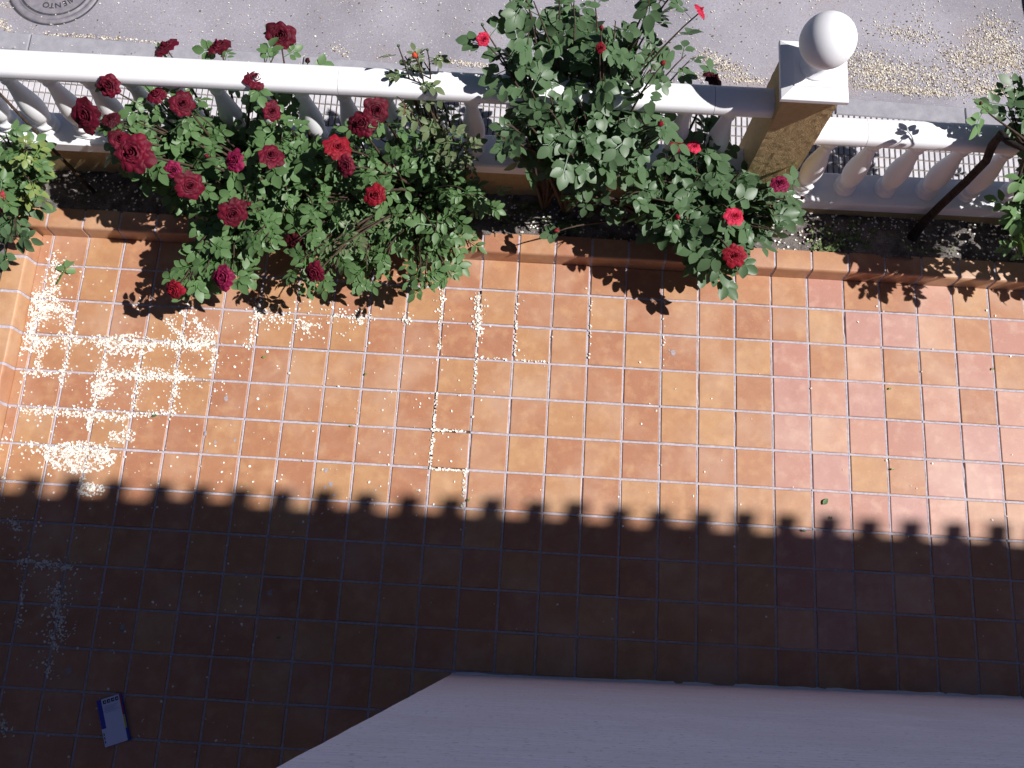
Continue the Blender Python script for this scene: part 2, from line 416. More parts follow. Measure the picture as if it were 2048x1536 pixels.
for idx, (_, _, (c, r, x0, x1, y0, y1)) in enumerate(scored):
    cx, cy = (x0+x1)/2, (y0+y1)/2
    if idx < 300:
        me = t_full if (r < 2 and c > -8) else (t_cut_top if (r == 2 and c > -8) else (t_cut_left if r < 2 else tile_me(x1-x0, y1-y0)))
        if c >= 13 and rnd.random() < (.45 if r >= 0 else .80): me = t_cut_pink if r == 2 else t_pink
        obj('floor_tile', me, FL, (cx + rnd.uniform(-.007,.007), cy + rnd.uniform(-.007,.007), rnd.uniform(-.004,.004)),
            (rnd.uniform(-.0035,.0035), rnd.uniform(-.0035,.0035), rnd.uniform(-.006,.006)))
    else:
        rest.box(x0, x1, y0, y1, -.06, 0.0, .015)
o = obj('outer_floor_tiles', rest.me('outer_floor_tiles', M['tile']), FL); o['kind'] = 'stuff'
# grout: one strip per tile edge, crumbled away where the photograph shows open joints
gr = MB(); missing = set()
missing |= {('v', 5, 1), ('v', 4, -2), ('v', 4, -3), ('h', 4, -2), ('h', 4, -3)}
def grout(x0, x1, y0, y1, kind):
    # slightly uneven strip in short pieces
    L = (x1 - x0) if kind == 'h' else (y1 - y0); n = 5
    a = [rnd.uniform(-.012, .006) for _ in range(n+1)]; z = [-.017 + rnd.uniform(-.009, .004) for _ in range(n+1)]
    if rnd.random() < (.14 if not 3.5 < (x0+x1)/2 < 6.5 else .5): z = [q - rnd.uniform(.0, .035) for q in z]
    V = []
    for i in range(n+1):
        t = i/n
        if kind == 'h': X = x0 + (x1-x0)*t; V += [(X, y0 + a[i]*.4, -.03), (X, (y0+y1)/2, z[i]), (X, y1 + a[i]*.4, -.03)]
        else: Y = y0 + (y1-y0)*t; V += [(x1 + a[i]*.4, Y, -.03), ((x0+x1)/2, Y, z[i]), (x0 + a[i]*.4, Y, -.03)]
    F = []
    for i in range(n):
        b = i*3; F += [(b, b+3, b+4, b+1), (b+1, b+4, b+5, b+2)]
    if kind == 'v': pass
    gr.add(V, F)
for c in range(-8, 22):
    for r in range(-13, 3):
        if c >= 5 and r <= -10: continue
        y0, y1 = r*ROWP - GW, r*ROWP + GW
        if not (('h', c, r) in missing): grout(c - (.31 - .0 if c == -8 else 0) + (1 if c == -8 else 0) if False else (LEFTX if c == -8 else c), c + 1, y0, y1, 'h')
        if c > -8 and not (('v', c, r) in missing): grout(c - GW, c + GW, r*ROWP + GW, min((r+1)*ROWP - GW, CURBY), 'v')
        # crumbled remains
        if ('v', c, r) in missing:
            for k in range(3):
                a = k*.33 + rnd.uniform(0, .1); grout(c - GW*.9, c + GW*.5, r*ROWP + a, r*ROWP + a + rnd.uniform(.1, .22), 'v')
        if ('h', c, r) in missing:
            a = rnd.uniform(0, .7); grout(c + a, c + a + rnd.uniform(.1, .3), y0, y1, 'h')
o = obj('grout', gr.me('grout', M['grout'], False), FL)
# worn grey chips in the glaze
M['chip'] = mat_noisy('worn_glaze', (.30,.27,.29), (.40,.36,.38), 60, .8, .2, .001, 300)
for px, py, s in [(452,797,.15),(430,884,.10),(470,880,.08),(411,866,.10),(652,940,.12),(662,968,.12),(650,975,.08),(668,990,.07),(1345,705,.14),(1338,700,.06),(245,1255,.16),(137,1342,.16),(232,846,.07),(1392,727,.05),(540,1185,.14),(415,902,.06),(245,1262,.1)]:
    P = at(px, py, 0); n = 9; v = [(0, 0, .0055)]
    for k in range(n):
        w = 2*math.pi*k/n; q = s*rnd.uniform(.35, .75); v.append((q*.8*math.cos(w), q*math.sin(w), .0055))
    obj('worn_chip', meshdata('worn_chip', v, [(0, 1+k, 1+(k+1) % n) for k in range(n)], M['chip']), FL, (P.x, P.y, 0))

# ------------------------------------------------------------------ planter curb of bullnose tiles
CB = thing('planter_curb', 'low terracotta bullnose tile curb edging the flower bed', 'curb', (0, CURBY, 0))
prof = [(-.0, -.06), (.0, 0), (.02, .10), (.025, .42), (.035, .475), (.06, .505), (.095, .515), (.60, .515), (.60, .46), (.2, .46), (.12, .3), (.12, -.06)]
prof = [(y, z) for y, z in prof][::-1]
mb = MB(); mb.extrude_x(prof, .036, .964); curb_me = auto_smooth(mb.me('curb_tile', M['tile']), 40)
for c in range(-8, 24):
    if c == -8:
        mb2 = MB(); mb2.extrude_x(prof, .08, .964); me = auto_smooth(mb2.me('curb_tile', M['tile']), 40)
    else: me = curb_me
    obj('curb_tile', me, CB, (c, rnd.uniform(-.008,.008), rnd.uniform(-.006,.006)), (0, 0, rnd.uniform(-.004,.004)))
mb = MB(); mb.extrude_x([(.02, -.06), (.57, -.06), (.57, .485), (.10, .490), (.065, .46), (.045, .40), (.04, .1), (.02, 0)], -7.9, 24); 
obj('curb_grout', mb.me('curb_grout', M['grout']), CB)
CL = thing('side_planter_curb', 'terracotta curb running along the left edge of the terrace', 'curb', (LEFTX, 0, 0))
for r in range(-14, 3):
    y1 = min((r+1)*ROWP, CURBY - .02)
    L = y1 - r*ROWP
    if r == 2:
        mb2 = MB(); mb2.extrude_x(prof, .036, L - .03); me = auto_smooth(mb2.me('curb_tile', M['tile']), 40)
    else: me = curb_me
    obj('curb_tile', me, CL, (rnd.uniform(-.008,.008), r*ROWP, rnd.uniform(-.006,.006)), (0, 0, math.pi/2))
mb = MB(); mb.extrude_x([(.02, -.06), (.57, -.06), (.57, .485), (.10, .490), (.065, .46), (.045, .40), (.04, .1), (.02, 0)], -14*ROWP, CURBY - .05)
obj('curb_grout', mb.me('curb_grout', M['grout']), CL, None, (0, 0, math.pi/2))

# ------------------------------------------------------------------ bed soil
def soil_patch(name, x0, x1, y0, y1, step):
    nx, ny = int((x1-x0)/step), int((y1-y0)/step); r2 = np.random.RandomState(5)
    h = np.zeros((nx+1, ny+1))
    for sc, amp in ((.9, .05), (2.3, .035), (6.0, .022)):
        ph = r2.rand(8)*6.28; kx = r2.randn(8)*sc*2; ky = r2.randn(8)*sc*2
        X, Y = np.meshgrid(np.linspace(x0, x1, nx+1), np.linspace(y0, y1, ny+1), indexing='ij')
        for a, b, p in zip(kx, ky, ph): h += amp*np.sin(a*X + b*Y + p)/2.2
    h += r2.randn(nx+1, ny+1)*.014
    V = [(x0+(x1-x0)*i/nx, y0+(y1-y0)*j/ny, .40 + h[i, j]) for i in range(nx+1) for j in range(ny+1)]
    F = [(i*(ny+1)+j, (i+1)*(ny+1)+j, (i+1)*(ny+1)+j+1, i*(ny+1)+j+1) for i in range(nx) for j in range(ny)]
    o = obj(name, meshdata(name, V, F, M['soil'], True)); o['kind'] = 'structure'; return h
soil_patch('flower_bed_soil', -14, 25, 3.42, 4.82, .07)
soil_patch('side_bed_soil', -14, -7.82, -14, 3.45, .12)

# ------------------------------------------------------------------ balustrade
bal_prof = [(0,.29),(.10,.29),(.12,.27),(.15,.235),(.19,.235),(.21,.265),(.26,.285),(.31,.27),(.33,.225),(.38,.20),(.44,.205),(.50,.215),(.53,.24),(.60,.262),(.75,.285),(.92,.293),(1.08,.285),(1.3,.258),(1.55,.215),(1.8,.175),(2.02,.147),(2.12,.14),(2.14,.165),(2.19,.185),(2.24,.165),(2.26,.15),(2.30,.155),(2.36,.19),(2.44,.225),(2.62,.235)]
mb = MB(); mb.lathe(bal_prof, 24); bal_me = auto_smooth(mb.me('baluster', M['white']), 50)
RY = 5.16
def balustrade(label, xa, xb, xs, ref, zr, slope, wall_top, name='balustrade'):
    """origin at plinth underside; slope: the fence follows the street a little"""
    T = thing(name, label, 'balustrade', (ref, RY, zr), rot=(0, -math.atan(slope), 0))
    a, b = xa - ref, xb - ref
    mb = MB()
    mb.extrude_x([(-.49,0),(.44,0),(.44,.33),(.40,.37),(-.45,.37),(-.49,.33)], a, b); obj('bottom_rail', mb.me('bottom_rail', M['white']), T)
    mb = MB(); hp = []
    # rounded handrail section
    for k in range(17):
        w = math.pi * k/16; hp.append((.345*math.copysign(abs(math.cos(w))**.75, math.cos(w)), .16 + .25*math.sin(w)**.75))
    hp += [(-.345, .10), (-.31, .03), (-.25, 0), (.25, 0), (.31, .03), (.345, .10)]
    cuts = [a] + [q - ref for q in (-7.45, 1.6, 10.4, 14.35, 21.0) if a + .3 < q - ref < b - .3] + [b]
    for c0, c1 in zip(cuts[:-1], cuts[1:]):
        mb = MB(); mb.extrude_x([(y + .02, z + 2.97) for y, z in hp], c0 + .006, c1 - .006, 1)
        obj('handrail', auto_smooth(mb.me('handrail', M['white']), 40), T)
    for x in xs: obj('baluster', bal_me, T, (x - ref, 0, .37))
    mb = MB(); mb.box(a, b, -.44, .40, -3.2 , -.003); obj('base_wall', mb.me('base_wall', M['ochre_smooth']), T)
    return T
balustrade('long white balustrade behind the crimson roses, left of the ochre pillar', -12.5, 11.84, [-11.76 + 1.028*i for i in range(23) if -11.76 + 1.028*i < 11.3], 0.0, 1.67, .0085, 0)
balustrade('lower white balustrade section right of the ochre pillar, under leaf shadows', 12.9, 26, [13.63 + 1.105*i for i in range(11)], 14.5, 0.72, .015, 0)

# pillar with cap and ball
PX, PY = 12.36, 5.30
PL = thing('gate_pillar', 'square ochre stucco pillar with white cap and ball finial', 'pillar', (PX, PY, 0))
def stucco_shaft(w, z0, z1):
    n, m = 14, 70; V = []; F = []; r3 = random.Random(3)
    ring = []
    for s in range(4):
        for i in range(n):
            t = -1 + 2*i/n; ring.append([(t, -1), (1, t), (-t, 1), (-1, -t)][s])
    for j in range(m+1):
        for (a, b) in ring:
            d = 1 + r3.uniform(-.007, .007)
            V.append((a*w*d, b*w*d, z0 + (z1-z0)*j/m))
    k = len(ring)
    for j in range(m):
        for i in range(k): F.append((j*k+i, j*k+(i+1) % k, (j+1)*k+(i+1) % k, (j+1)*k+i))
    F.append(tuple(m*k+i for i in range(k)))
    return meshdata('shaft', V, F, M['ochre'], False)
obj('shaft', stucco_shaft(.615, -2.6, 5.98), PL)
mb = MB()
def sqring(e, z): return [(-e,-e,z),(e,-e,z),(e,e,z),(-e,e,z)]
V = []; lv = [(.73,5.95),(.75,5.965),(.75,6.06),(.74,6.075),(.50,6.20),(.485,6.225),(.0,6.235)]
F = [(3,2,1,0)]
for e, z in lv: V += sqring(e, z)
for k in range(len(lv)-1):
    for i in range(4): F.append((k*4+i, k*4+(i+1) % 4, k*4+4+(i+1) % 4, k*4+4+i))
mb.add(V, F); obj('cap', mb.me('cap', M['white']), PL)
mb = MB(); mb.lathe([(6.228,.37),(6.27,.37),(6.30,.34),(6.34,.29),(6.42,.265),(6.55,.265),(6.64,.29),(6.72,.33)], 40, 0, 0); col_ = obj('finial_collar', auto_smooth(mb.me('finial_collar', M['white']), 40), PL)
mb = MB(); BR = .590; bz = 7.19
mb.lathe([(bz + BR*math.sin(w), max(.002, BR*math.cos(w))) for w in [math.radians(-90 + 180*k/32) for k in range(33)]], 56, -.06, -.02)
obj('ball_finial', mb.me('ball_finial', M['white'], True), PL)

# ------------------------------------------------------------------ house: wall, corner, eaves
H = thing('house', 'house with pale combed plaster wall at the terrace edge', 'house', (CORNX, WALLY, 0), rot=(0, 0, .018))
V = []; F = []; NR = 160; dj = 0.0; rw = random.Random(9)
for i in range(NR + 1):
    z = -.2 + 31.4*i/NR; dj = dj*.8 + rw.uniform(-.004, .004); q = dj + .0018*z
    V += [(q, -14, z), (q, -.012, z), (q + .02, 0, z), (.5, rw.uniform(-.004, .004), z), (60, 0, z), (60, -14, z)]
for i in range(NR):
    for k in range(5): F.append((i*6 + k, i*6 + k + 6, i*6 + k + 7, i*6 + k + 1))
F.append(tuple(NR*6 + k for k in range(5, -1, -1))); obj('wall', meshdata('wall', V, F, M['plaster']), H)
mb = MB(); V = []; F = []
for i in range(181):
    x = i*.33; d = rnd.uniform(.015, .06); h = .03 + rnd.uniform(-.06, .04)
    V += [(x, d + .02, -.04), (x, d, h), (x, -.03, h + .02)]
for i in range(180):
    b = i*3; F += [(b+3, b, b+1, b+4), (b+4, b+1, b+2, b+5)]
mb.add(V, F); obj('wall_foot_sealant', mb.me('wall_foot_sealant', M['white']), H)
mb = MB(); mb.box(-60, -16.7, -14.2, 1.4, -1, 31.2); obj('unseen_side_wing', mb.me('unseen_side_wing', M['plaster']), H)  # unseen wing, added to block sky light at the left
mb = MB(); mb.box(-16.7, -.01, -14.2, -10, -1, 31.2); obj('unseen_rear_wall', mb.me('unseen_rear_wall', M['plaster']), H)  # unseen wall, added to darken the ambient light in the recess
EZ = 32.0; EY = 1.33       # where the roof-tile ends stand, measured from the wall
mb = MB(); mb.add([(x, (EY - .76 - .0103*x) if k else -15, z) for z in (EZ - .8, EZ - .02) for x, k in ((-30, 0), (62, 0), (62, 1), (-30, 1))], [(0,3,2,1),(4,5,6,7),(0,1,5,4),(1,2,6,5),(2,3,7,6),(3,0,4,7)]); obj('eave_slab', mb.me('eave_slab', M['soffit']), H)
mb = MB(); 
n = 8; V = []; F = []
for (yy, zz) in ((0, 0), (-2.2, .45)):
    for k in range(n+1):
        w = math.pi*k/n; V.append((-.32*math.cos(w), yy, zz - .11*math.sin(w) + .2))
    for k in range(n, -1, -1):
        w = math.pi*k/n; V.append((-.275*math.cos(w), yy, zz - .065*math.sin(w) + .2))
q = 2*(n+1)
for k in range(q): F.append((k, (k+1) % q, q+(k+1) % q, q+k))
F.append(tuple(range(q-1, -1, -1))); F.append(tuple(range(q, 2*q)))
ch_me = meshdata('eave_tile', V, F, M['roof'], False)
V2 = [(x, y - .58, -z + .55 if False else (.62 - (z - .0)) + (2*.45*(-y/2.2) if True else 0)) for x, y, z in V]
V2 = []
for (yy, zz) in ((-.50, .18), (-2.6, .6)):
    for k in range(n+1):
        w = math.pi*k/n; V2.append((-.34*math.cos(w), yy, zz + .24*math.sin(w)))
    for k in range(n, -1, -1):
        w = math.pi*k/n; V2.append((-.295*math.cos(w), yy, zz + .195*math.sin(w)))
cv_me = meshdata('ridge_tile', V2, [tuple(reversed(f)) for f in F], M['roof'], False)
for i in range(62):
    x = -4.0 + i*1.085
    obj('eave_tile', ch_me, H, (x + rnd.uniform(-.05,.05), EY - .0103*x + rnd.uniform(-.06,.05), EZ - .1), (0, 0, rnd.uniform(-.03,.03)))
    obj('cover_tile', cv_me, H, (x + .5425 + rnd.uniform(-.03,.03), EY - .0103*x + rnd.uniform(-.05,.05), EZ - .1))
mb = MB(); v = [(-30, EY - .66 + .31, EZ + .22), (64, EY - .66 - .66, EZ + .22), (64, -16, EZ + 3.4), (-30, -16, EZ + 3.4)]
mb.add(v + [(a, b, c - .2) for a, b, c in v], [(0,1,2,3),(7,6,5,4),(0,4,5,1),(1,5,6,2),(2,6,7,3),(3,7,4,0)]); obj('roof', mb.me('roof', M['roof']), H)

# ------------------------------------------------------------------ roses: leaf, bloom and shoot builders
def leaflet(mbv, mbf, o, d, up, L, W, r, curl, fold):
    side = d.cross(up).normalized(); n0 = len(mbv)
    st = [(.0, 0), (.18, .62), (.42, 1.0), (.70, .80), (.88, .42), (1.0, 0)]
    idx = []
    for t, w in st:
        p = o + d*(L*t) + up*(-curl*L*t*t)
        if w == 0: idx.append([len(mbv)]); mbv.append(p)
        else:
            b = len(mbv)
            wj = w * r.uniform(.94, 1.06)
            mbv += [p + side*(W*.5*wj) + up*(fold*W*wj), p, p - side*(W*.5*wj) + up*(fold*W*wj)]
            idx.append([b, b+1, b+2])
    for a, b in zip(idx[:-1], idx[1:]):
        if len(a) == 1: mbf += [(a[0], b[1], b[0]), (a[0], b[2], b[1])]
        elif len(b) == 1: mbf += [(a[0], a[1], b[0]), (a[1], a[2], b[0])]
        else: mbf += [(a[0], a[1], b[1], b[0]), (a[1], a[2], b[2], b[1])]
def leaf_variant(name, mat, r, L, n=5, wr=.68):
    """compound rose leaf along +x, upper side +z, one tile = unit"""
    V = []; F = []; up = Vector((0,0,1))
    tot = L*1.55
    def pt(t): return Vector((tot*t, 0, -.10*tot*t*t))
    hw = .011
    for i in range(4):
        a, b = pt(i/4*.75), pt((i+1)/4*.75); k = len(V)
        V += [a + Vector((0,hw,0)), a - Vector((0,hw,0)), b - Vector((0,hw,0)), b + Vector((0,hw,0))]; F.append((k, k+1, k+2, k+3))
    pairs = [.38, .62] if n == 5 else ([.30, .48, .66] if n == 7 else [.55])
    for t in pairs:
        for s in (-1, 1):
            an = math.radians(r.uniform(48, 72))*s
            d = Vector((math.cos(an), math.sin(an), r.uniform(-.25, .15))).normalized()
            u2 = (up + Vector((0, -s*r.uniform(-.1, .35), 0)) + Vector((r.uniform(-.2,.2),0,0))).normalized(); u2 = (u2 - d*u2.dot(d)).normalized()
            ln = L*r.uniform(.72, .95)*(.85 if t < .45 else 1)
            leaflet(V, F, pt(t) + d*.03, d, u2, ln, ln*wr*r.uniform(.9, 1.1), r, r.uniform(.02, .28), r.uniform(.04, .18))
    d = Vector((1, r.uniform(-.15,.15), r.uniform(-.3, .05))).normalized(); u2 = (up - d*up.dot(d)).normalized()
    leaflet(V, F, pt(.75), d, u2, L*r.uniform(.95, 1.12), L*wr*r.uniform(.95,1.1), r, r.uniform(.05,.25), r.uniform(.04,.16))
    return meshdata(name, V, F, mat, True)
def leaf_set(mat, seed, L, ns=(5,5,5,3,7,5), wr=.68):
    r = random.Random(seed); return [leaf_variant('leaf', mat, r, L*r.uniform(.85,1.15), n, wr) for n in ns]

def bloom_variant(mat, seed, openness=1.0, layers=((3,.09),(4,.18),(5,.28),(6,.40),(7,.52),(7,.60))):
    """rose facing +z, radius about one; sepals below"""
    r = random.Random(seed); V = []; F = []; FM = []
    def petal(az, R, tilt, hgt, wid, zb):
        nu, nv = 8, 5; k = len(V); ph = r.uniform(0, 6.28); off = r.uniform(-.3, .3)
        ca, sa = math.cos(az), math.sin(az)
        for i in range(nu+1):
            u = -1 + 2*i/nu
            for j in range(nv+1):
                v = j/nv
                rad = R*(.28 + .72*math.sin(v*math.pi*.5)**.8) * (1 + .0*u)
                wv = wid * math.sin(math.pi*(.16 + .80*min(v, 1)))**.55 if v < .999 else wid*.50
                if v >= .999: wv = wid*.62
                an = u*wv
                # lift then roll outwards at the rim
                z = zb + hgt*(v**1.25) - tilt*hgt*max(0, v-.62)**2*5.2
                rad2 = rad + tilt*R*.32*max(0, v-.5)**1.5*2.4
                rim = (1 - .15*u*u*v) + .07*max(0, v - .7)/.3*max(0, 1 - abs(u - off)*2.2)
                rad2 *= rim; z += .045*R*math.sin(3*u*2 + ph)*v*v*2.2 - .10*abs(u)**3*hgt*v
                x, y = rad2*math.cos(an), rad2*math.sin(an)
                V.append((x*ca - y*sa, x*sa + y*ca, z))
        for i in range(nu):
            for j in range(nv):
                a = k + i*(nv+1) + j
                F.append((a, a+1, a+nv+2, a+nv+1)); FM.append(0)
    base = r.uniform(0, 6.28)
    # tight spiral heart
    for i, (cnt, R) in enumerate(layers):
        f = i/(len(layers)-1)
        for c in range(cnt):
            az = base + 2*math.pi*(c + r.uniform(-.22,.22))/cnt + i*.7
            Rj = R*r.uniform(.90,1.12)*1.45
            petal(az, Rj*openness**f, .25 + 1.0*f*openness*r.uniform(.75,1.25), (.80 - .42*f*openness)*r.uniform(.9,1.1), r.uniform(.85,1.05)*(1.9 if i == 0 else 1.25 - .42*f), -.08 - .12*f)
    # sepals
    for c in range(5):
        az = 2*math.pi*c/5 + base; k = len(V); ca, sa = math.cos(az), math.sin(az)
        for (t, w, z) in ((.05,.10,-.22),(.30,.11,-.24),(.62,.05,-.34)):
            V += [(t*ca - w*sa, t*sa + w*ca, z), (t*ca + w*sa, t*sa - w*ca, z)]
        F += [(k, k+1, k+3, k+2), (k+2, k+3, k+5, k+4)]; FM += [1, 1]
    k = len(V)
    for z, q in ((-.10,.05),(-.26,.11),(-.40,.05)):
        for c in range(6): V.append((q*math.cos(c*1.047), q*math.sin(c*1.047), z))
    for a in range(2):
        for c in range(6): F.append((k+a*6+c, k+a*6+(c+1) % 6, k+(a+1)*6+(c+1) % 6, k+(a+1)*6+c)); FM.append(1)
    return meshdata('rose_bloom', V, F, [mat, M['sepal']], True, FM)
BUDL = ((3,.14),(3,.20),(3,.25))
BL = {}
for nm in ('crimson', 'magenta', 'pink', 'red', 'dark_crimson'):
    BL[nm] = [bloom_variant(M[nm], 11*i + len(nm), 1.0 + .12*(i % 3)) for i in range(4)]
def bud_variant(mat, seed):
    r = random.Random(seed); mb = MB(); n = 10
    prof = [(-.5,.25),(-.3,.52),(0,.66),(.35,.62),(.7,.44),(.98,.2),(1.08,.02)]
    mb.lathe(prof, n); V = [Vector(v) for v in mb.v]
    for i, v in enumerate(V):
        s = 1 + .10*math.sin(3*math.atan2(v.y, v.x) + 3*v.z); V[i] = Vector((v.x*s, v.y*s, v.z))
    F = list(mb.f); FM = [0]*len(F)
    for c in range(5):
        az = 2*math.pi*c/5; k = len(V); ca, sa = math.cos(az), math.sin(az)
        for (t, w, z) in ((.30,.22,-.55),(.74,.20,-.1),(.72,.10,.45),(.80,.02,.8)):
            V += [Vector((t*ca - w*sa, t*sa + w*ca, z)), Vector((t*ca + w*sa, t*sa - w*ca, z))]
        for a in range(3): F.append((k+2*a, k+2*a+1, k+2*a+3, k+2*a+2)); FM.append(1)
    return meshdata('rose_bud', V, F, [mat, M['sepal']], True, FM)
BUD = {nm: bud_variant(M[nm], 3) for nm in ('crimson', 'red', 'orange', 'pink', 'dark_crimson')}
BUD['green'] = bud_variant(M['sepal'], 4)

def orient(d, up_hint, roll=0.0):
    """rotation with +x along d and +z as near up_hint as possible"""
    x = d.normalized(); z = (up_hint - x*up_hint.dot(x)).normalized(); y = z.cross(x)
    m = Matrix((x, y, z)).transposed()
    return (m @ Matrix.Rotation(roll, 3, 'X')).to_euler()

def in_poly(x, y, poly):
    c = False; j = len(poly)-1
    for i in range(len(poly)):
        xi, yi = poly[i]; xj, yj = poly[j]
        if (yi > y) != (yj > y) and x < (xj-xi)*(y-yi)/(yj-yi) + xi: c = not c
        j = i
    return c

def bush(name, label, bases, zfun, regions, blooms, leaves, seed, cane='cane', r0=.055, leaf_n=6, extra=None, sag=.0, bare=(), shoot_bases=None):
    """regions: (polygon, number of shoots, depth spread, leaf set index); blooms: (x, y, z, diameter px, kind)"""
    r = random.Random(seed)
    b0 = Vector(bases[0])
    T = thing(name, label, 'rose bush', b0, 'rose bushes in the flower bed')
    can = MB(); nleaf = 0; LV = []
    def shoot(tip, nl, lset, rad=.028, first=.40, leafscale=1.0):
        nonlocal nleaf
        b = min((Vector(q) for q in (shoot_bases or bases)), key=lambda q: (q - tip).length + r.uniform(0, 1.2))
        d = tip - b; hor = Vector((d.x, d.y, 0))
        c1 = b + Vector((0,0,d.z*.55)) + hor*.18 + Vector((r.uniform(-.3,.3), r.uniform(-.25,.25), 0))
        c2 = tip - hor*.28 - Vector((0,0,d.z*.12)) + Vector((r.uniform(-.25,.25), r.uniform(-.25,.25), r.uniform(.0,.35)*(1 if d.z > 1 else .3)))
        P = []; n = 9
        for i in range(n+1):
            t = i/n; P.append(b*(1-t)**3 + c1*3*t*(1-t)**2 + c2*3*t*t*(1-t) + tip*t**3)
        can.tube([p - b0 for p in P], [r0*(1-t)**1.2 + rad*.3*t**.3 + .006 for t in [i/n for i in range(n+1)]], 5)
        az = r.uniform(0, 6.28)
        for k in range(nl):
            t = first + (1-first)*(k+.6)/nl
            i = min(int(t*n), n-1); ft = t*n - i; p = P[i].lerp(P[i+1], ft); tan = (P[i+1]-P[i]).normalized()
            az += 2.4 + r.uniform(-.4,.4)
            out = Vector((math.cos(az), math.sin(az), 0)) + tan*.35 + Vector((hor.x, hor.y, 0))*.08
            out.z = r.uniform(-.30, .35)
            up = Vector((r.gauss(0,.55) + .15, r.gauss(0,.55) - .1, 1.0))
            me = r.choice(leaves[lset])
            LV.append((me, p - b0, orient(out, up, r.uniform(-.35,.35)), r.uniform(.72, 1.12)*leafscale)); nleaf += 1
        return P[-1], (P[-1]-P[-2]).normalized()
    for poly, cnt, spread, lset, nl in regions:
        xs = [p[0] for p in poly]; ys = [p[1] for p in poly]; cen = []; got = []; tries = 0
        nc = max(1, round(cnt/3.6))
        while len(cen) < nc and tries < 3000:          # clumps first, shoots inside each clump
            tries += 1
            x, y = r.uniform(min(xs), max(xs)), r.uniform(min(ys), max(ys))
            dmin = 74 * (1 - tries/3000)
            if in_poly(x, y, poly) and not any((x-a)**2 + (y-c)**2 < dmin*dmin for a, c, _ in cen): cen.append((x, y, abs(r.gauss(0, spread))))
        tries = 0
        while len(got) < cnt and tries < 4000:
            tries += 1
            cx_, cy_, dz = cen[len(got) % len(cen)]
            x, y = cx_ + r.gauss(0, 21), cy_ + r.gauss(0, 21)
            if not in_poly(x, y, poly) and tries < 3000: continue
            got.append((x, y))
            z = zfun(x, y) - dz - abs(r.gauss(0, .25))
            tip = at(x, y, max(z, .6)); shoot(tip, nl, lset)
    for x, y, z, dpx, kind in blooms:
        tip = at(x, y, z); sz = dpx*.5*(tip - CAMP).length/FPX
        bud = kind.startswith('bud_')
        end, tan = shoot(tip - Vector((0, 0, .10 if not bud else .05)), 3 if not bud else 2, 0, .030, .62)
        face = (Vector((0,-.25,1)) + tan*.5 + (SUN*.35) + Vector((r.uniform(-1.1,1.1), r.uniform(-1.2,.8), 0))).normalized()
        if bud: face = (tan + Vector((0, 0, .6))).normalized()
        q = face.to_track_quat('Z', 'Y'); q = q @ Quaternion((0,0,1), r.uniform(0, 6.28))
        if bud: obj('rose_bud', BUD[kind[4:]], T, tip - b0, q.to_euler(), sz*.95)
        else: obj('rose_bloom', r.choice(BL[kind]), T, tip - b0, q.to_euler(), [sz*.75*r.uniform(.85, 1.1), sz*.75*r.uniform(.85, 1.1), sz*.75*r.uniform(.7, 1.25)])
    for nm, mt, pts, rads in bare:
        tb = MB(); tb.tube([Vector(p) - b0 for p in pts], rads, 9); obj(nm, tb.me(nm, M[mt], True), T)
    obj('canes', can.me('canes', M[cane], True), T)
    # the 300 leaves nearest the eye are parts of their own, the mass behind them is one part
    LV.sort(key=lambda q: (q[1] + b0 - CAMP).length)
    for me, p, e, sc in LV[:300]: obj('leaf', me, T, p, e, sc)
    back = LV[300:]
    if back:
        V = []; F = []; mats = []; FM = []; n0 = 0
        for me, p, e, sc in back:
            co = np.empty(len(me.vertices)*3, dtype=np.float32); me.vertices.foreach_get('co', co); co = co.reshape(-1, 3)
            m = np.array(e.to_matrix())*sc; V.append(co @ m.T + np.array(p)*U)
            mt = me.materials[0]
            if mt not in mats: mats.append(mt)
            k = mats.index(mt)
            for pl in me.polygons: F.append(tuple(q + n0 for q in pl.vertices)); FM.append(k)
            n0 += len(co)
        bm_ = bpy.data.meshes.new('foliage'); bm_.from_pydata(np.concatenate(V).tolist(), [], F)
        for mt in mats: bm_.materials.append(mt)
        bm_.polygons.foreach_set('material_index', FM); bm_.polygons.foreach_set('use_smooth', [True]*len(F)); bm_.update()
        fo = obj('foliage', bm_, T); fo['kind'] = 'stuff'
    return T, nleaf

def zsurf(lift=0.0):
    pts = [(0,5.6),(100,5.0),(200,4.55),(300,4.15),(400,3.6),(500,2.9),(600,2.2),(700,1.8)]
    def f(x, y):
        for (a, za), (b, zb) in zip(pts[:-1], pts[1:]):
            if y <= b: return za + (zb-za)*(y-a)/(b-a) + lift
        return pts[-1][1] + lift
    return f
LA = [leaf_set(M['leaf'], 1, .33), leaf_set(M['leaf'], 2, .28)]
LB = [leaf_set(M['leaf'], 5, .29, (5,7,5,5,7,3), .56), leaf_set(M['leaf_young'], 6, .22, (5,5,3,5), .5)]
LC = [leaf_set(M['leaf_young'], 8, .27, (5,3,5,3,5), .55)]
LD = [leaf_set(M['leaf_blue'], 12, .36, (5,5,3,5,5,3), .72)]
LE = [leaf_set(M['leaf_blue'], 15, .37, (5,5,3,5,5,3), .70)]
LF = [leaf_set(M['leaf_fresh'], 18, .36, (5,5,3,5), .62), leaf_set(M['leaf_blue'], 19, .36, (5,5,3,5), .62)]
LG = [leaf_set(M['leaf'], 21, .30, (5,5,7,5), .62), leaf_set(M['leaf_blue'], 22, .33, (5,5,3,5), .66), leaf_set(M['leaf_lime'], 23, .28, (5,5,3,5), .62)]
counts = {}
A_poly = [(205,250),(270,205),(340,190),(420,165),(500,160),(560,190),(600,260),(612,340),(640,430),(600,470),(520,500),(490,560),(420,590),(360,590),(385,540),(420,480),(385,420),(310,380),(255,330),(215,290)]
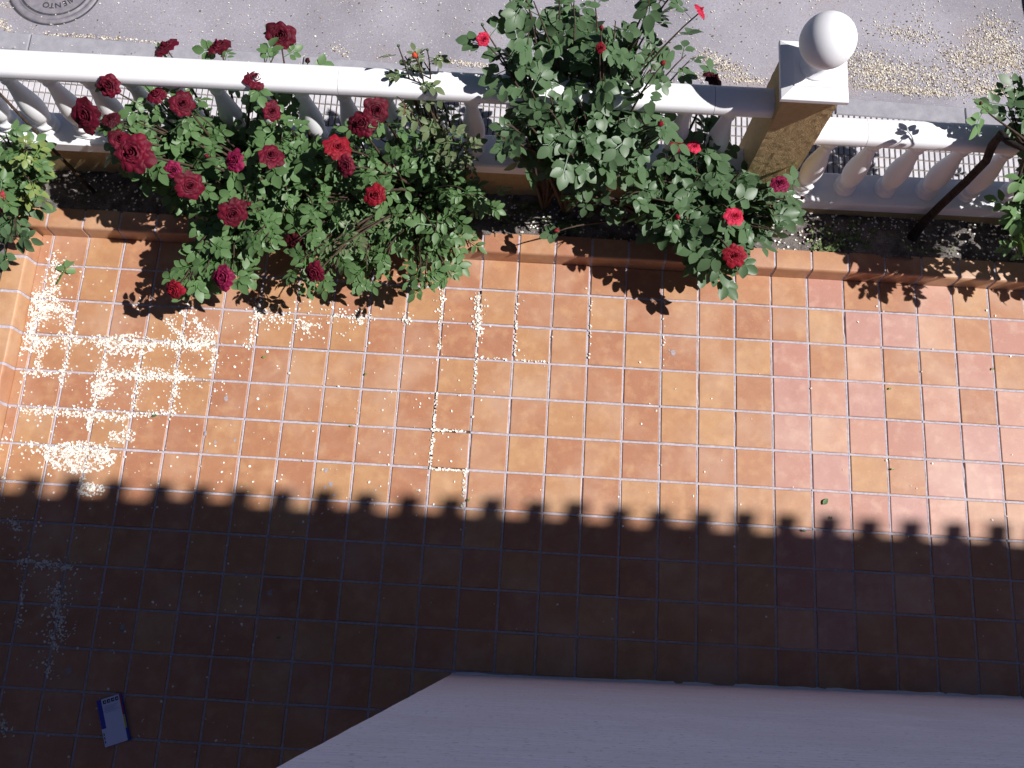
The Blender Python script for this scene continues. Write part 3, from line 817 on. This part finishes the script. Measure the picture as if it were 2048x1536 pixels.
_, counts['A'] = bush('rose_bush', 'large bush of deep crimson roses spilling over the curb at left', [(-1.5,4.15,.38),(-.4,4.0,.38),(.3,4.2,.38)], zsurf(),
    [(A_poly, 52, .5, 0, 6), (A_poly, 30, 1.5, 0, 7), ([(215,250),(330,210),(400,300),(310,360),(240,330)], 9, .3, 0, 5), ([(400,470),(500,470),(490,580),(370,590),(390,530)], 8, .2, 0, 5), ([(520,90),(600,90),(600,122),(520,122)], 2, .1, 0, 3)],
    [(330,92,4.5,52,'crimson'),(437,90,4.5,46,'crimson'),(560,70,4.6,60,'crimson'),(216,172,4.9,52,'crimson'),(512,156,5.0,50,'crimson'),(312,190,4.6,46,'crimson'),
     (364,207,4.6,50,'crimson'),(170,232,4.4,66,'crimson'),(222,238,4.3,38,'dark_crimson'),(240,278,4.4,52,'crimson'),(265,306,4.4,66,'crimson'),(468,321,4.4,48,'magenta'),
     (346,341,4.0,38,'magenta'),(380,371,4.0,46,'crimson'),(543,310,4.4,54,'crimson'),(544,222,4.7,44,'crimson'),(465,427,3.9,58,'crimson'),(445,556,2.6,56,'magenta'),
     (347,580,2.5,50,'red'),(590,490,2.4,46,'dark_crimson'),(415,312,4.3,14,'bud_crimson'),(497,408,3.8,15,'bud_crimson'),(615,122,4.5,14,'bud_dark_crimson')],
    LA, 101)
B_poly = [(610,230),(700,215),(800,230),(860,290),(900,340),(985,385),(990,430),(950,490),(935,550),(850,580),(740,590),(690,580),(645,545),(570,540),(600,470),(630,400),(605,330)]
_, counts['B'] = bush('rose_bush', 'fine-leaved crimson rose bush in the middle of the bed', [(2.2,4.15,.38),(3.0,4.05,.38),(3.6,4.2,.38)], zsurf(-.1),
    [(B_poly, 50, .55, 0, 6), (B_poly, 30, 1.5, 0, 7), ([(560,480),(640,470),(700,580),(620,590),(560,540)], 7, .2, 0, 5), ([(660,430),(740,430),(720,520),(650,500)], 4, .2, 1, 5)],
    [(752,221,4.8,62,'crimson'),(722,247,4.7,52,'crimson'),(677,294,4.6,50,'red'),(690,332,4.5,50,'crimson'),(750,390,4.1,44,'red'),(628,546,2.9,56,'crimson')],
    LB, 202)
C_poly = [(770,130),(880,140),(935,200),(930,300),(880,340),(810,280),(780,200)]
_, counts['C'] = bush('rose_bush', 'sparse upright rose with reddish young leaves and one orange bud', [(3.9,4.4,.38),(4.3,4.35,.38)], zsurf(.7),
    [(C_poly, 12, .6, 0, 5), ([(750,110),(860,85),(880,140),(760,150)], 5, .15, 0, 3)],
    [(830,112,5.9,17,'bud_orange'),(855,100,5.8,8,'bud_green'),(797,92,5.8,8,'bud_green')], LC, 303, 'cane', .03)
D_poly = [(1000,60),(1060,0),(1160,-30),(1180,60),(1270,90),(1330,70),(1390,40),(1400,110),(1370,190),(1340,240),(1360,280),(1320,320),(1200,330),(1100,320),(1050,250),(1010,150)]
_, counts['D'] = bush('rose_bush', 'tall broad-leaved rose climbing over the balustrade with small red blooms', [(6.6,4.3,.38),(7.2,4.2,.38),(7.9,4.35,.38)], zsurf(1.25),
    [(D_poly, 46, .6, 0, 5), (D_poly, 26, 1.8, 0, 6), ([(960,250),(1060,240),(1080,340),(1000,340)], 5, .3, 0, 4), ([(1290,-60),(1400,-60),(1380,40),(1330,60)], 5, .1, 0, 5), ([(1010,-20),(1180,-50),(1260,40),(1240,90),(1030,80)], 14, .3, 0, 5)],
    [(968,78,6.4,32,'pink'),(1201,96,6.6,24,'red'),(1203,57,6.6,14,'bud_red'),(1400,20,6.9,30,'pink'),(1325,127,6.2,15,'bud_red'),(1320,248,5.6,17,'bud_red'),(965,50,6.4,9,'bud_green'),(1212,78,6.5,8,'bud_green')],
    LD, 404, 'cane', .05)
E_poly = [(1240,345),(1350,340),(1470,330),(1570,385),(1600,415),(1550,480),(1490,545),(1430,550),(1385,490),(1300,430),(1250,385)]
_, counts['E'] = bush('rose_bush', 'low pink rose bush in front of the ochre pillar', [(9.6,4.1,.38),(10.4,4.0,.38),(11.0,4.1,.38)], zsurf(-.2),
    [(E_poly, 38, .45, 0, 5), (E_poly, 20, 1.0, 0, 6), ([(1290,420),(1420,430),(1490,530),(1400,540)], 10, .25, 0, 6), ([(1085,370),(1170,370),(1165,450),(1095,460)], 3, .2, 0, 4), ([(1405,240),(1470,240),(1470,330),(1410,330)], 4, .4, 0, 4)],
    [(1560,366,3.4,42,'magenta'),(1470,432,3.2,44,'pink'),(1469,511,2.7,38,'red'),(1390,292,3.6,28,'pink'),(1356,290,3.6,22,'red'),(1427,158,4.2,52,'dark_crimson'),(1354,434,2.9,18,'bud_red'),(1115,461,1.9,16,'bud_red'),(1604,396,3.0,11,'bud_dark_crimson')],
    LE, 505)
tr = [at(1822,478,.35), at(1842,450,.7), at(1880,412,1.6), at(1930,365,2.8), at(1972,322,4.0), at(1985,290,4.6), at(2002,268,5.0), at(2016,283,5.1), at(2050,300,5.3), at(2120,270,5.6)]
_, counts['F'] = bush('rose_bush', 'old rose with a thick dark leaning trunk at the right edge', [tuple(at(1822,478,.38)), tuple(at(2050,480,.38)), tuple(at(2250,460,.38))], zsurf(.8),
    [([(2005,195),(2060,175),(2120,150),(2120,270),(2020,265)], 7, .25, 1, 5), ([(2085,110),(2380,90),(2380,330),(2095,330)], 34, .5, 1, 6), ([(2010,370),(2060,330),(2110,330),(2110,540),(2060,550),(2020,500)], 14, .6, 0, 5), ([(2100,330),(2330,330),(2330,540),(2110,550)], 44, .8, 0, 6), ([(2085,110),(2380,90),(2380,330),(2095,330)], 10, 1.4, 1, 6)],
    [(1962,207,5.6,9,'bud_crimson')], LF, 606, 'cane', .032, shoot_bases=[tuple(at(2080,470,.38)), tuple(at(2200,460,.38)), tuple(at(2320,470,.38)), tuple(at(2060,295,5.2)), tuple(at(2140,270,5.5))], bare=[('trunk', 'trunk', tr, [.15,.125,.11,.105,.10,.105,.10,.085,.06,.035])])
cn = [at(188,384,.42), at(150,344,1.2), at(80,272,2.6), at(0,188,4.1), at(-60,130,5.0)]
_, counts['G'] = bush('rose_bush', 'green and lime-leaved rose with one pink bloom at the left edge', [(-7.3,4.1,.38),(-7.9,4.0,.38)], zsurf(-.3),
    [([(0,250),(60,250),(75,330),(60,400),(20,420),(-60,460),(-70,280)], 18, .6, 0, 5), ([(20,300),(80,300),(75,400),(30,410)], 6, .3, 2, 4), ([(0,450),(50,450),(45,500),(10,510),(-40,500)], 6, .25, 1, 4)],
    [(-2,402,3.0,40,'pink')], LG, 707, 'cane', .03, bare=[('bare_cane', 'cane', cn, [.055,.05,.042,.035,.02])])
print('LEAVES', counts)

# ------------------------------------------------------------------ fallen seeds and petals
def litter(name, label_kind, items, mat, seed, size, zf):
    r = np.random.RandomState(seed); V = []; F = []
    for (x, y, yaw, s) in items:
        z = zf(x, y); n = 6; k = len(V); el = r.uniform(.55, 1.0); tx, ty = r.uniform(-.35,.35,2); cup = r.uniform(0,.25)
        ca, sa = math.cos(yaw), math.sin(yaw)
        for i in range(n):
            w = 2*math.pi*i/n; a = s*math.cos(w); b = s*el*math.sin(w)
            X, Y = a*ca - b*sa, a*sa + b*ca
            V.append((x+X, y+Y, z + .010 + s*.36 + tx*X + ty*Y))
        V.append((x, y, z + .010 + s*.36 - cup*s))
        for i in range(n): F.append((k+i, k+(i+1) % n, k+n))
    o = obj(name, meshdata(name, V, F, mat)); o['kind'] = 'stuff'
    o['label'], o['category'] = label_kind
    return o
nr = np.random.RandomState(12)
its = []
def seg(x0, y0, x1, y1, w, n, s=.026):
    for _ in range(int(n*1.35 + .5)):
        t = nr.rand(); k = (.5 if nr.rand() < .6 else 1.5) if w > 3 else .5
        px = x0 + (x1-x0)*t + nr.randn()*w*k; py = y0 + (y1-y0)*t + nr.randn()*w*k
        if math.sin(px*.21 + 1.3*math.sin(py*.13))*math.sin(py*.27 + 1.7*math.sin(px*.11)) < -.15 and nr.rand() > .45 and w > 1.2: continue
        P = at(px, py, 0)
        if P.x < LEFTX + .05 or P.y > CURBY - .03: continue
        its.append((P.x, P.y, nr.rand()*6.28, s*(.5 + .95*nr.rand())))
def patch(x, y, a, b, n):
    for _ in range(int(n*1.35)):
        w = nr.rand()*6.28; q = math.sqrt(nr.rand()); seg(x + a*q*math.cos(w), y + b*q*math.sin(w), x + a*q*math.cos(w), y + b*q*math.sin(w), 1.5, 1)
for a in [(115,515,105,590,10,170),(85,605,85,625,12,230),(95,610,140,625,11,160),(68,640,62,675,9,140),(60,680,430,690,7,560),(80,700,72,750,7,70),(140,640,138,680,8,90),
          (190,745,390,758,8,300),(45,745,140,748,5,90),(140,700,120,775,5,70),(215,695,205,760,5,70),(285,700,268,820,6,110),(355,700,345,830,5,90),(185,770,215,790,10,120),(192,795,176,860,6,80),
          (45,820,250,835,7,330),(250,832,350,822,6,80),(45,890,235,912,8,260),(160,950,190,992,6,40),(365,620,425,680,13,200),(330,640,372,682,7,90),(512,600,520,640,7,90),(520,632,640,650,8,150),
          (600,655,625,662,6,30),(660,630,745,636,6,90),(718,640,724,650,6,40),(808,636,816,645,5,35),(886,585,882,640,4,50),(958,588,957,672,5,190),(880,640,880,710,4,24),(955,680,950,780,3,40),
          (35,1122,140,1135,8,190),(110,1175,125,1270,11,210),(100,1260,112,1300,8,60),(95,1320,100,1355,6,40),(2,1440,10,1470,8,40),(48,1160,40,1260,4,40),(20,1040,45,1060,8,50),
          (875,780,860,937,2.5,90),(862,860,930,863,2,45),(858,937,936,942,2.2,60),(1036,585,1030,715,2.5,40),(955,716,1100,724,2,40),(930,945,925,1015,2.5,30),(1185,590,1178,730,2,14),(1330,600,1326,740,2,10),
          (355,735,350,790,5,60),(430,690,420,760,3,40),(505,640,500,700,4,40),(20,560,10,900,6,60),(62,560,38,720,5,60)]: seg(*a)
patch(84,612,38,30,330); patch(255,690,60,22,330); patch(380,690,40,16,150); patch(205,775,24,22,150); patch(290,750,70,14,170); patch(160,915,72,32,800); patch(245,872,28,14,110)
patch(182,978,28,14,110); patch(440,735,60,60,40); patch(620,640,120,40,60); patch(70,690,35,16,150)
for _ in range(480):
    seg(nr.rand()**1.6*950, 480 + nr.rand()*560, 0, 0, 0, 0); x = nr.rand()**1.6*950; y = 490 + nr.rand()*560; seg(x, y, x, y, 1, 1)
for _ in range(160): x = nr.rand()*2040; y = 560 + nr.rand()*760; seg(x, y, x, y, 1, 1, .024)
for _ in range(120): x = nr.rand()*520; y = 1000 + nr.rand()*530; seg(x, y, x, y, 1, 1, .026)
litter('fallen_seeds', ('drifts of small pale fallen seeds on the terracotta floor', 'fallen seeds'), its, M['petal_debris'], 1, .03, lambda x, y: 0.0)
# street litter
its2 = []
def sseg(x0, y0, x1, y1, w, h, n, s=.024):
    for _ in range(int(n*1.3 + .5)):
        t = nr.rand(); px = x0 + (x1-x0)*t + nr.randn()*w*.45; py = y0 + (y1-y0)*t + nr.randn()*h*.45
        z = -.9
        for _k in range(3):
            P = at(px, py, z); z = zst(P.x) - (KD if P.y > KY1 else 0)
        if P.y < KY0 + .02: continue
        its2.append((P.x, P.y, nr.rand()*6.28, s*(.6 + .9*nr.rand()**2)))
for a in [(1760,55,1870,85,50,20,280),(1690,120,1990,180,60,34,1300),(1720,170,1900,190,40,10,600),(1700,105,1760,115,20,12,60),(1960,60,2040,120,36,36,700),(1900,110,2040,130,50,30,900),(1960,30,2040,60,20,20,120),(1960,180,2048,186,30,12,420),(1830,20,1860,60,20,20,60),(1700,140,1800,150,50,30,500),
          (1400,110,1490,150,26,18,420),(1380,150,1530,165,30,8,260),(90,68,240,78,10,5,150),(240,78,350,92,12,5,80),(0,45,20,62,10,12,80),(870,118,975,134,18,6,170),(660,95,700,110,18,10,50),(500,112,620,118,20,6,40),(1040,120,1090,132,16,8,120),(0,8,40,10,16,10,30)]: sseg(*a)
for _ in range(1500): x = nr.rand()*2048; y = nr.rand()*200 - 5; sseg(x, y, x, y, 1, 1, 1, .024)
litter('street_seeds', ('dry tan seed litter drifted on the road and gutter', 'seed litter'), its2, M['street_debris'], 2, .03, lambda x, y: zst(x) - (KD if y > KY1 else 0))
# litter and weeds in the bed
its3 = [(nr.uniform(-8, 21), nr.uniform(3.5, 4.7), nr.rand()*6.28, .022 + .02*nr.rand()) for _ in range(1500)]
litter('bed_litter', ('pale bits of litter strewn over the bed soil', 'litter'), its3, M['petal_debris'], 3, .03, lambda x, y: .40)
its4 = []
for px, py, w, h, n in [(1680,475,100,36,110),(1650,495,40,12,50),(1060,420,60,26,60),(1130,455,60,18,60),(1780,490,40,20,25),(1010,440,30,16,25),(1850,500,60,12,20)]:
    for _ in range(n):
        P = at(px + nr.randn()*w*.4, py + nr.randn()*h*.4, .42)
        if 3.5 < P.y < 4.65: its4.append((P.x, P.y, nr.rand()*6.28, .03 + .035*nr.rand()))
litter('bed_weeds', ('tiny green weeds growing in the bed soil', 'weeds'), its4, M['weed'], 4, .03, lambda x, y: .42 + .06*random.Random(int(x*999)).random())

# fallen leaves on the floor, each its own thing
def fallen(px, py, yaw, sc, label, me, z=.05):
    P = at(px, py, 0); o = obj('fallen_leaf', me, None, (P.x, P.y, z), (0, 0, yaw), sc); tag(o, label, 'leaf', 'leaves fallen on the terrace'); return o
lf = leaf_variant('fallen_leaf', M['leaf_fresh'], random.Random(4), .26, 3, .6)
fallen(118,572,1.3,1.7,'green rose leaf lying on the pale seeds at left', lf, .13)
def single(seed, L, mat):
    V = []; F = []; leaflet(V, F, Vector((0,0,0)), Vector((1,0,0)), Vector((0,0,1)), L, L*.55, random.Random(seed), .1, .08); return meshdata('fallen_leaf', V, F, mat, True)
s1 = single(2, .22, M['leaf']); s2 = single(3, .12, M['leaf_lime']); s3 = single(5, .14, M['leaf_blue'])
fallen(1645,1010,.9,1.0,'single green leaflet on the sunlit tiles by the eave shadow', s1)
fallen(1602,1062,.1,.9,'dark green leaf scrap at the eave shadow edge', s3)
fallen(1660,1040,1.2,.7,'small dark leaf scrap just above the eave shadow', s3)
fallen(935,1004,1.0,.8,'bright green leaf scrap beside the open grout joint', s2)
fallen(305,834,.4,1.0,'small green leaf scrap among the pale seeds', s3)
fallen(1776,780,.6,.8,'lime leaf scrap on pinkish tiles at right', s2)
fallen(1781,940,.3,.8,'lime leaf scrap on the right joint row', s2)
fallen(700,853,.0,.8,'thin green leaf scrap lying on a joint mid floor', s2)
fallen(525,716,.3,1.0,'yellow-green leaf scrap on brown tile left of centre', s2)
fallen(730,752,1.0,.8,'yellow-green leaf scrap near the middle of the floor', s2)
fallen(1983,742,1.2,.8,'small lime leaf scrap near the right edge', s2)
fallen(553,1276,.2,1.0,'green leaf scrap in the deep shade', s2)

# ------------------------------------------------------------------ packet lying in the shade
P = at(229, 1440, 0)
PK = thing('printed_packet', 'small printed white and blue packet lying in the shade', 'packet', (P.x, P.y, .002), rot=(0, 0, math.radians(21)))
def pm(n_, c): return mat_plain(n_, c, .45)
M['pk_white'] = pm('packet_white', (.68,.74,.95)); M['pk_blue'] = pm('packet_blue', (.03,.05,.42)); M['pk_red'] = pm('packet_red', (.35,.02,.05)); M['pk_yel'] = pm('packet_yellow', (.60,.50,.03)); M['pk_grey'] = pm('packet_grey', (.35,.38,.55)); M['pk_blk'] = pm('packet_black', (.015,.015,.03))
mb = MB(); mb.box(-.30, .30, -.56, .56, 0, .10, .01); obj('body', mb.me('body', M['pk_blue']), PK)
z = .104
def flat(name, x0, x1, y0, y1, mat, dz=0.0, th=.006):
    mb = MB(); mb.box(x0, x1, y0, y1, z + dz - .004, z + dz + th - .004); return obj(name, mb.me(name, mat), PK)
lab = flat('label_panel', -.18, .255, -.555, .555, M['pk_white'])
flat('label_flap', -.295, -.18, -.555, -.13, M['pk_white'])
flat('red_band', .2555, .2985, .06, .555, M['pk_red']); flat('yellow_band', .2555, .2985, -.26, .058, M['pk_yel'])
for i in range(4):
    x = -.145 + i*.10
    flat('pictogram', x, x + .075, .43, .515, M['pk_blk'], .006)
    flat('pictogram_mark', x + .03, x + .06, .455, .485, M['pk_white'], .0105)
for i in range(5): flat('print_line', -.14, .20 - .05*(i % 3), .36 - i*.035, .368 - i*.035, M['pk_grey'], .006)
for i in range(3): flat('barcode_line', -.27, -.25, -.47 + i*.09, -.41 + i*.09, M['pk_blk'], .006)

# ------------------------------------------------------------------ car parked at the kerb, mostly beyond the right edge
cx0 = 23.4
CR = thing('parked_car', 'dark car parked at the kerb beyond the right edge, only its shadow showing', 'car', (cx0, 15.2, zst(cx0 + 8) - KD), rot=(0, ang, 0))
M['car'] = mat_plain('car_paint', (.012,.014,.03), .25); M['glass'] = mat_plain('car_glass', (.01,.012,.014), .08); M['tyre'] = mat_plain('tyre_rubber', (.015,.015,.016), .8); M['rim'] = mat_plain('wheel_rim', (.45,.45,.47), .35); M['lamp'] = mat_plain('headlamp', (.6,.62,.65), .15)
def loft(secs, name, mat, par, sm=True):
    V = []; F = []; k = None
    for s in secs: V += s; k = len(s)
    for i in range(len(secs)-1):
        for j in range(k): F.append((i*k+j, i*k+(j+1) % k, (i+1)*k+(j+1) % k, (i+1)*k+j))
    F.append(tuple(range(k-1, -1, -1))); F.append(tuple((len(secs)-1)*k+j for j in range(k)))
    return obj(name, auto_smooth(meshdata(name, V, F, mat), 50), par)
def sect(x, w, z0, z1):
    return [(x,-w*.86,z0),(x,-w,z0+.35),(x,-w,z1-.55),(x,-w*.93,z1-.12),(x,-w*.6,z1),(x,w*.6,z1),(x,w*.93,z1-.12),(x,w,z1-.55),(x,w,z0+.35),(x,w*.86,z0)]
loft([sect(0,2.6,1.3,2.4), sect(.35,3.3,1.0,3.0), sect(1.2,3.7,.9,3.35), sect(4.5,3.85,.9,3.75), sect(6,3.9,.9,4.2), sect(14,3.9,.9,4.3), sect(17,3.75,.9,4.1), sect(17.8,3.3,1.1,3.4)], 'body', M['car'], CR)
loft([sect(5.2,3.4,3.6,4.25), sect(7.8,3.0,3.6,6.3), sect(12.5,2.95,3.6,6.4), sect(16.2,3.3,3.6,4.4)], 'cabin', M['glass'], CR)
mb = MB(); mb.box(7.9, 12.6, -2.4, 2.4, 6.25, 6.46, .05); obj('roof_panel', mb.me('roof_panel', M['car']), CR)
for wx in (3.2, 14.2):
    for s in (-1, 1):
        mb = MB(); mb.lathe([(-.45,1.1),(-.42,1.3),(-.2,1.4),(.2,1.4),(.42,1.3),(.45,1.1)], 28); w = obj('wheel', auto_smooth(mb.me('wheel', M['tyre'])), CR, (wx, s*3.55, 1.4), (math.pi/2, 0, 0))
        mb = MB(); mb.lathe([(-.47,.95),(-.3,.8),(.3,.8),(.47,.95)], 24); obj('rim', auto_smooth(mb.me('rim', M['rim'])), w)
for s in (-1, 1):
    mb = MB(); mb.box(.12, .6, s*2.6 - .5, s*2.6 + .5, 2.2, 2.75, .1); obj('headlight', mb.me('headlight', M['lamp']), CR)
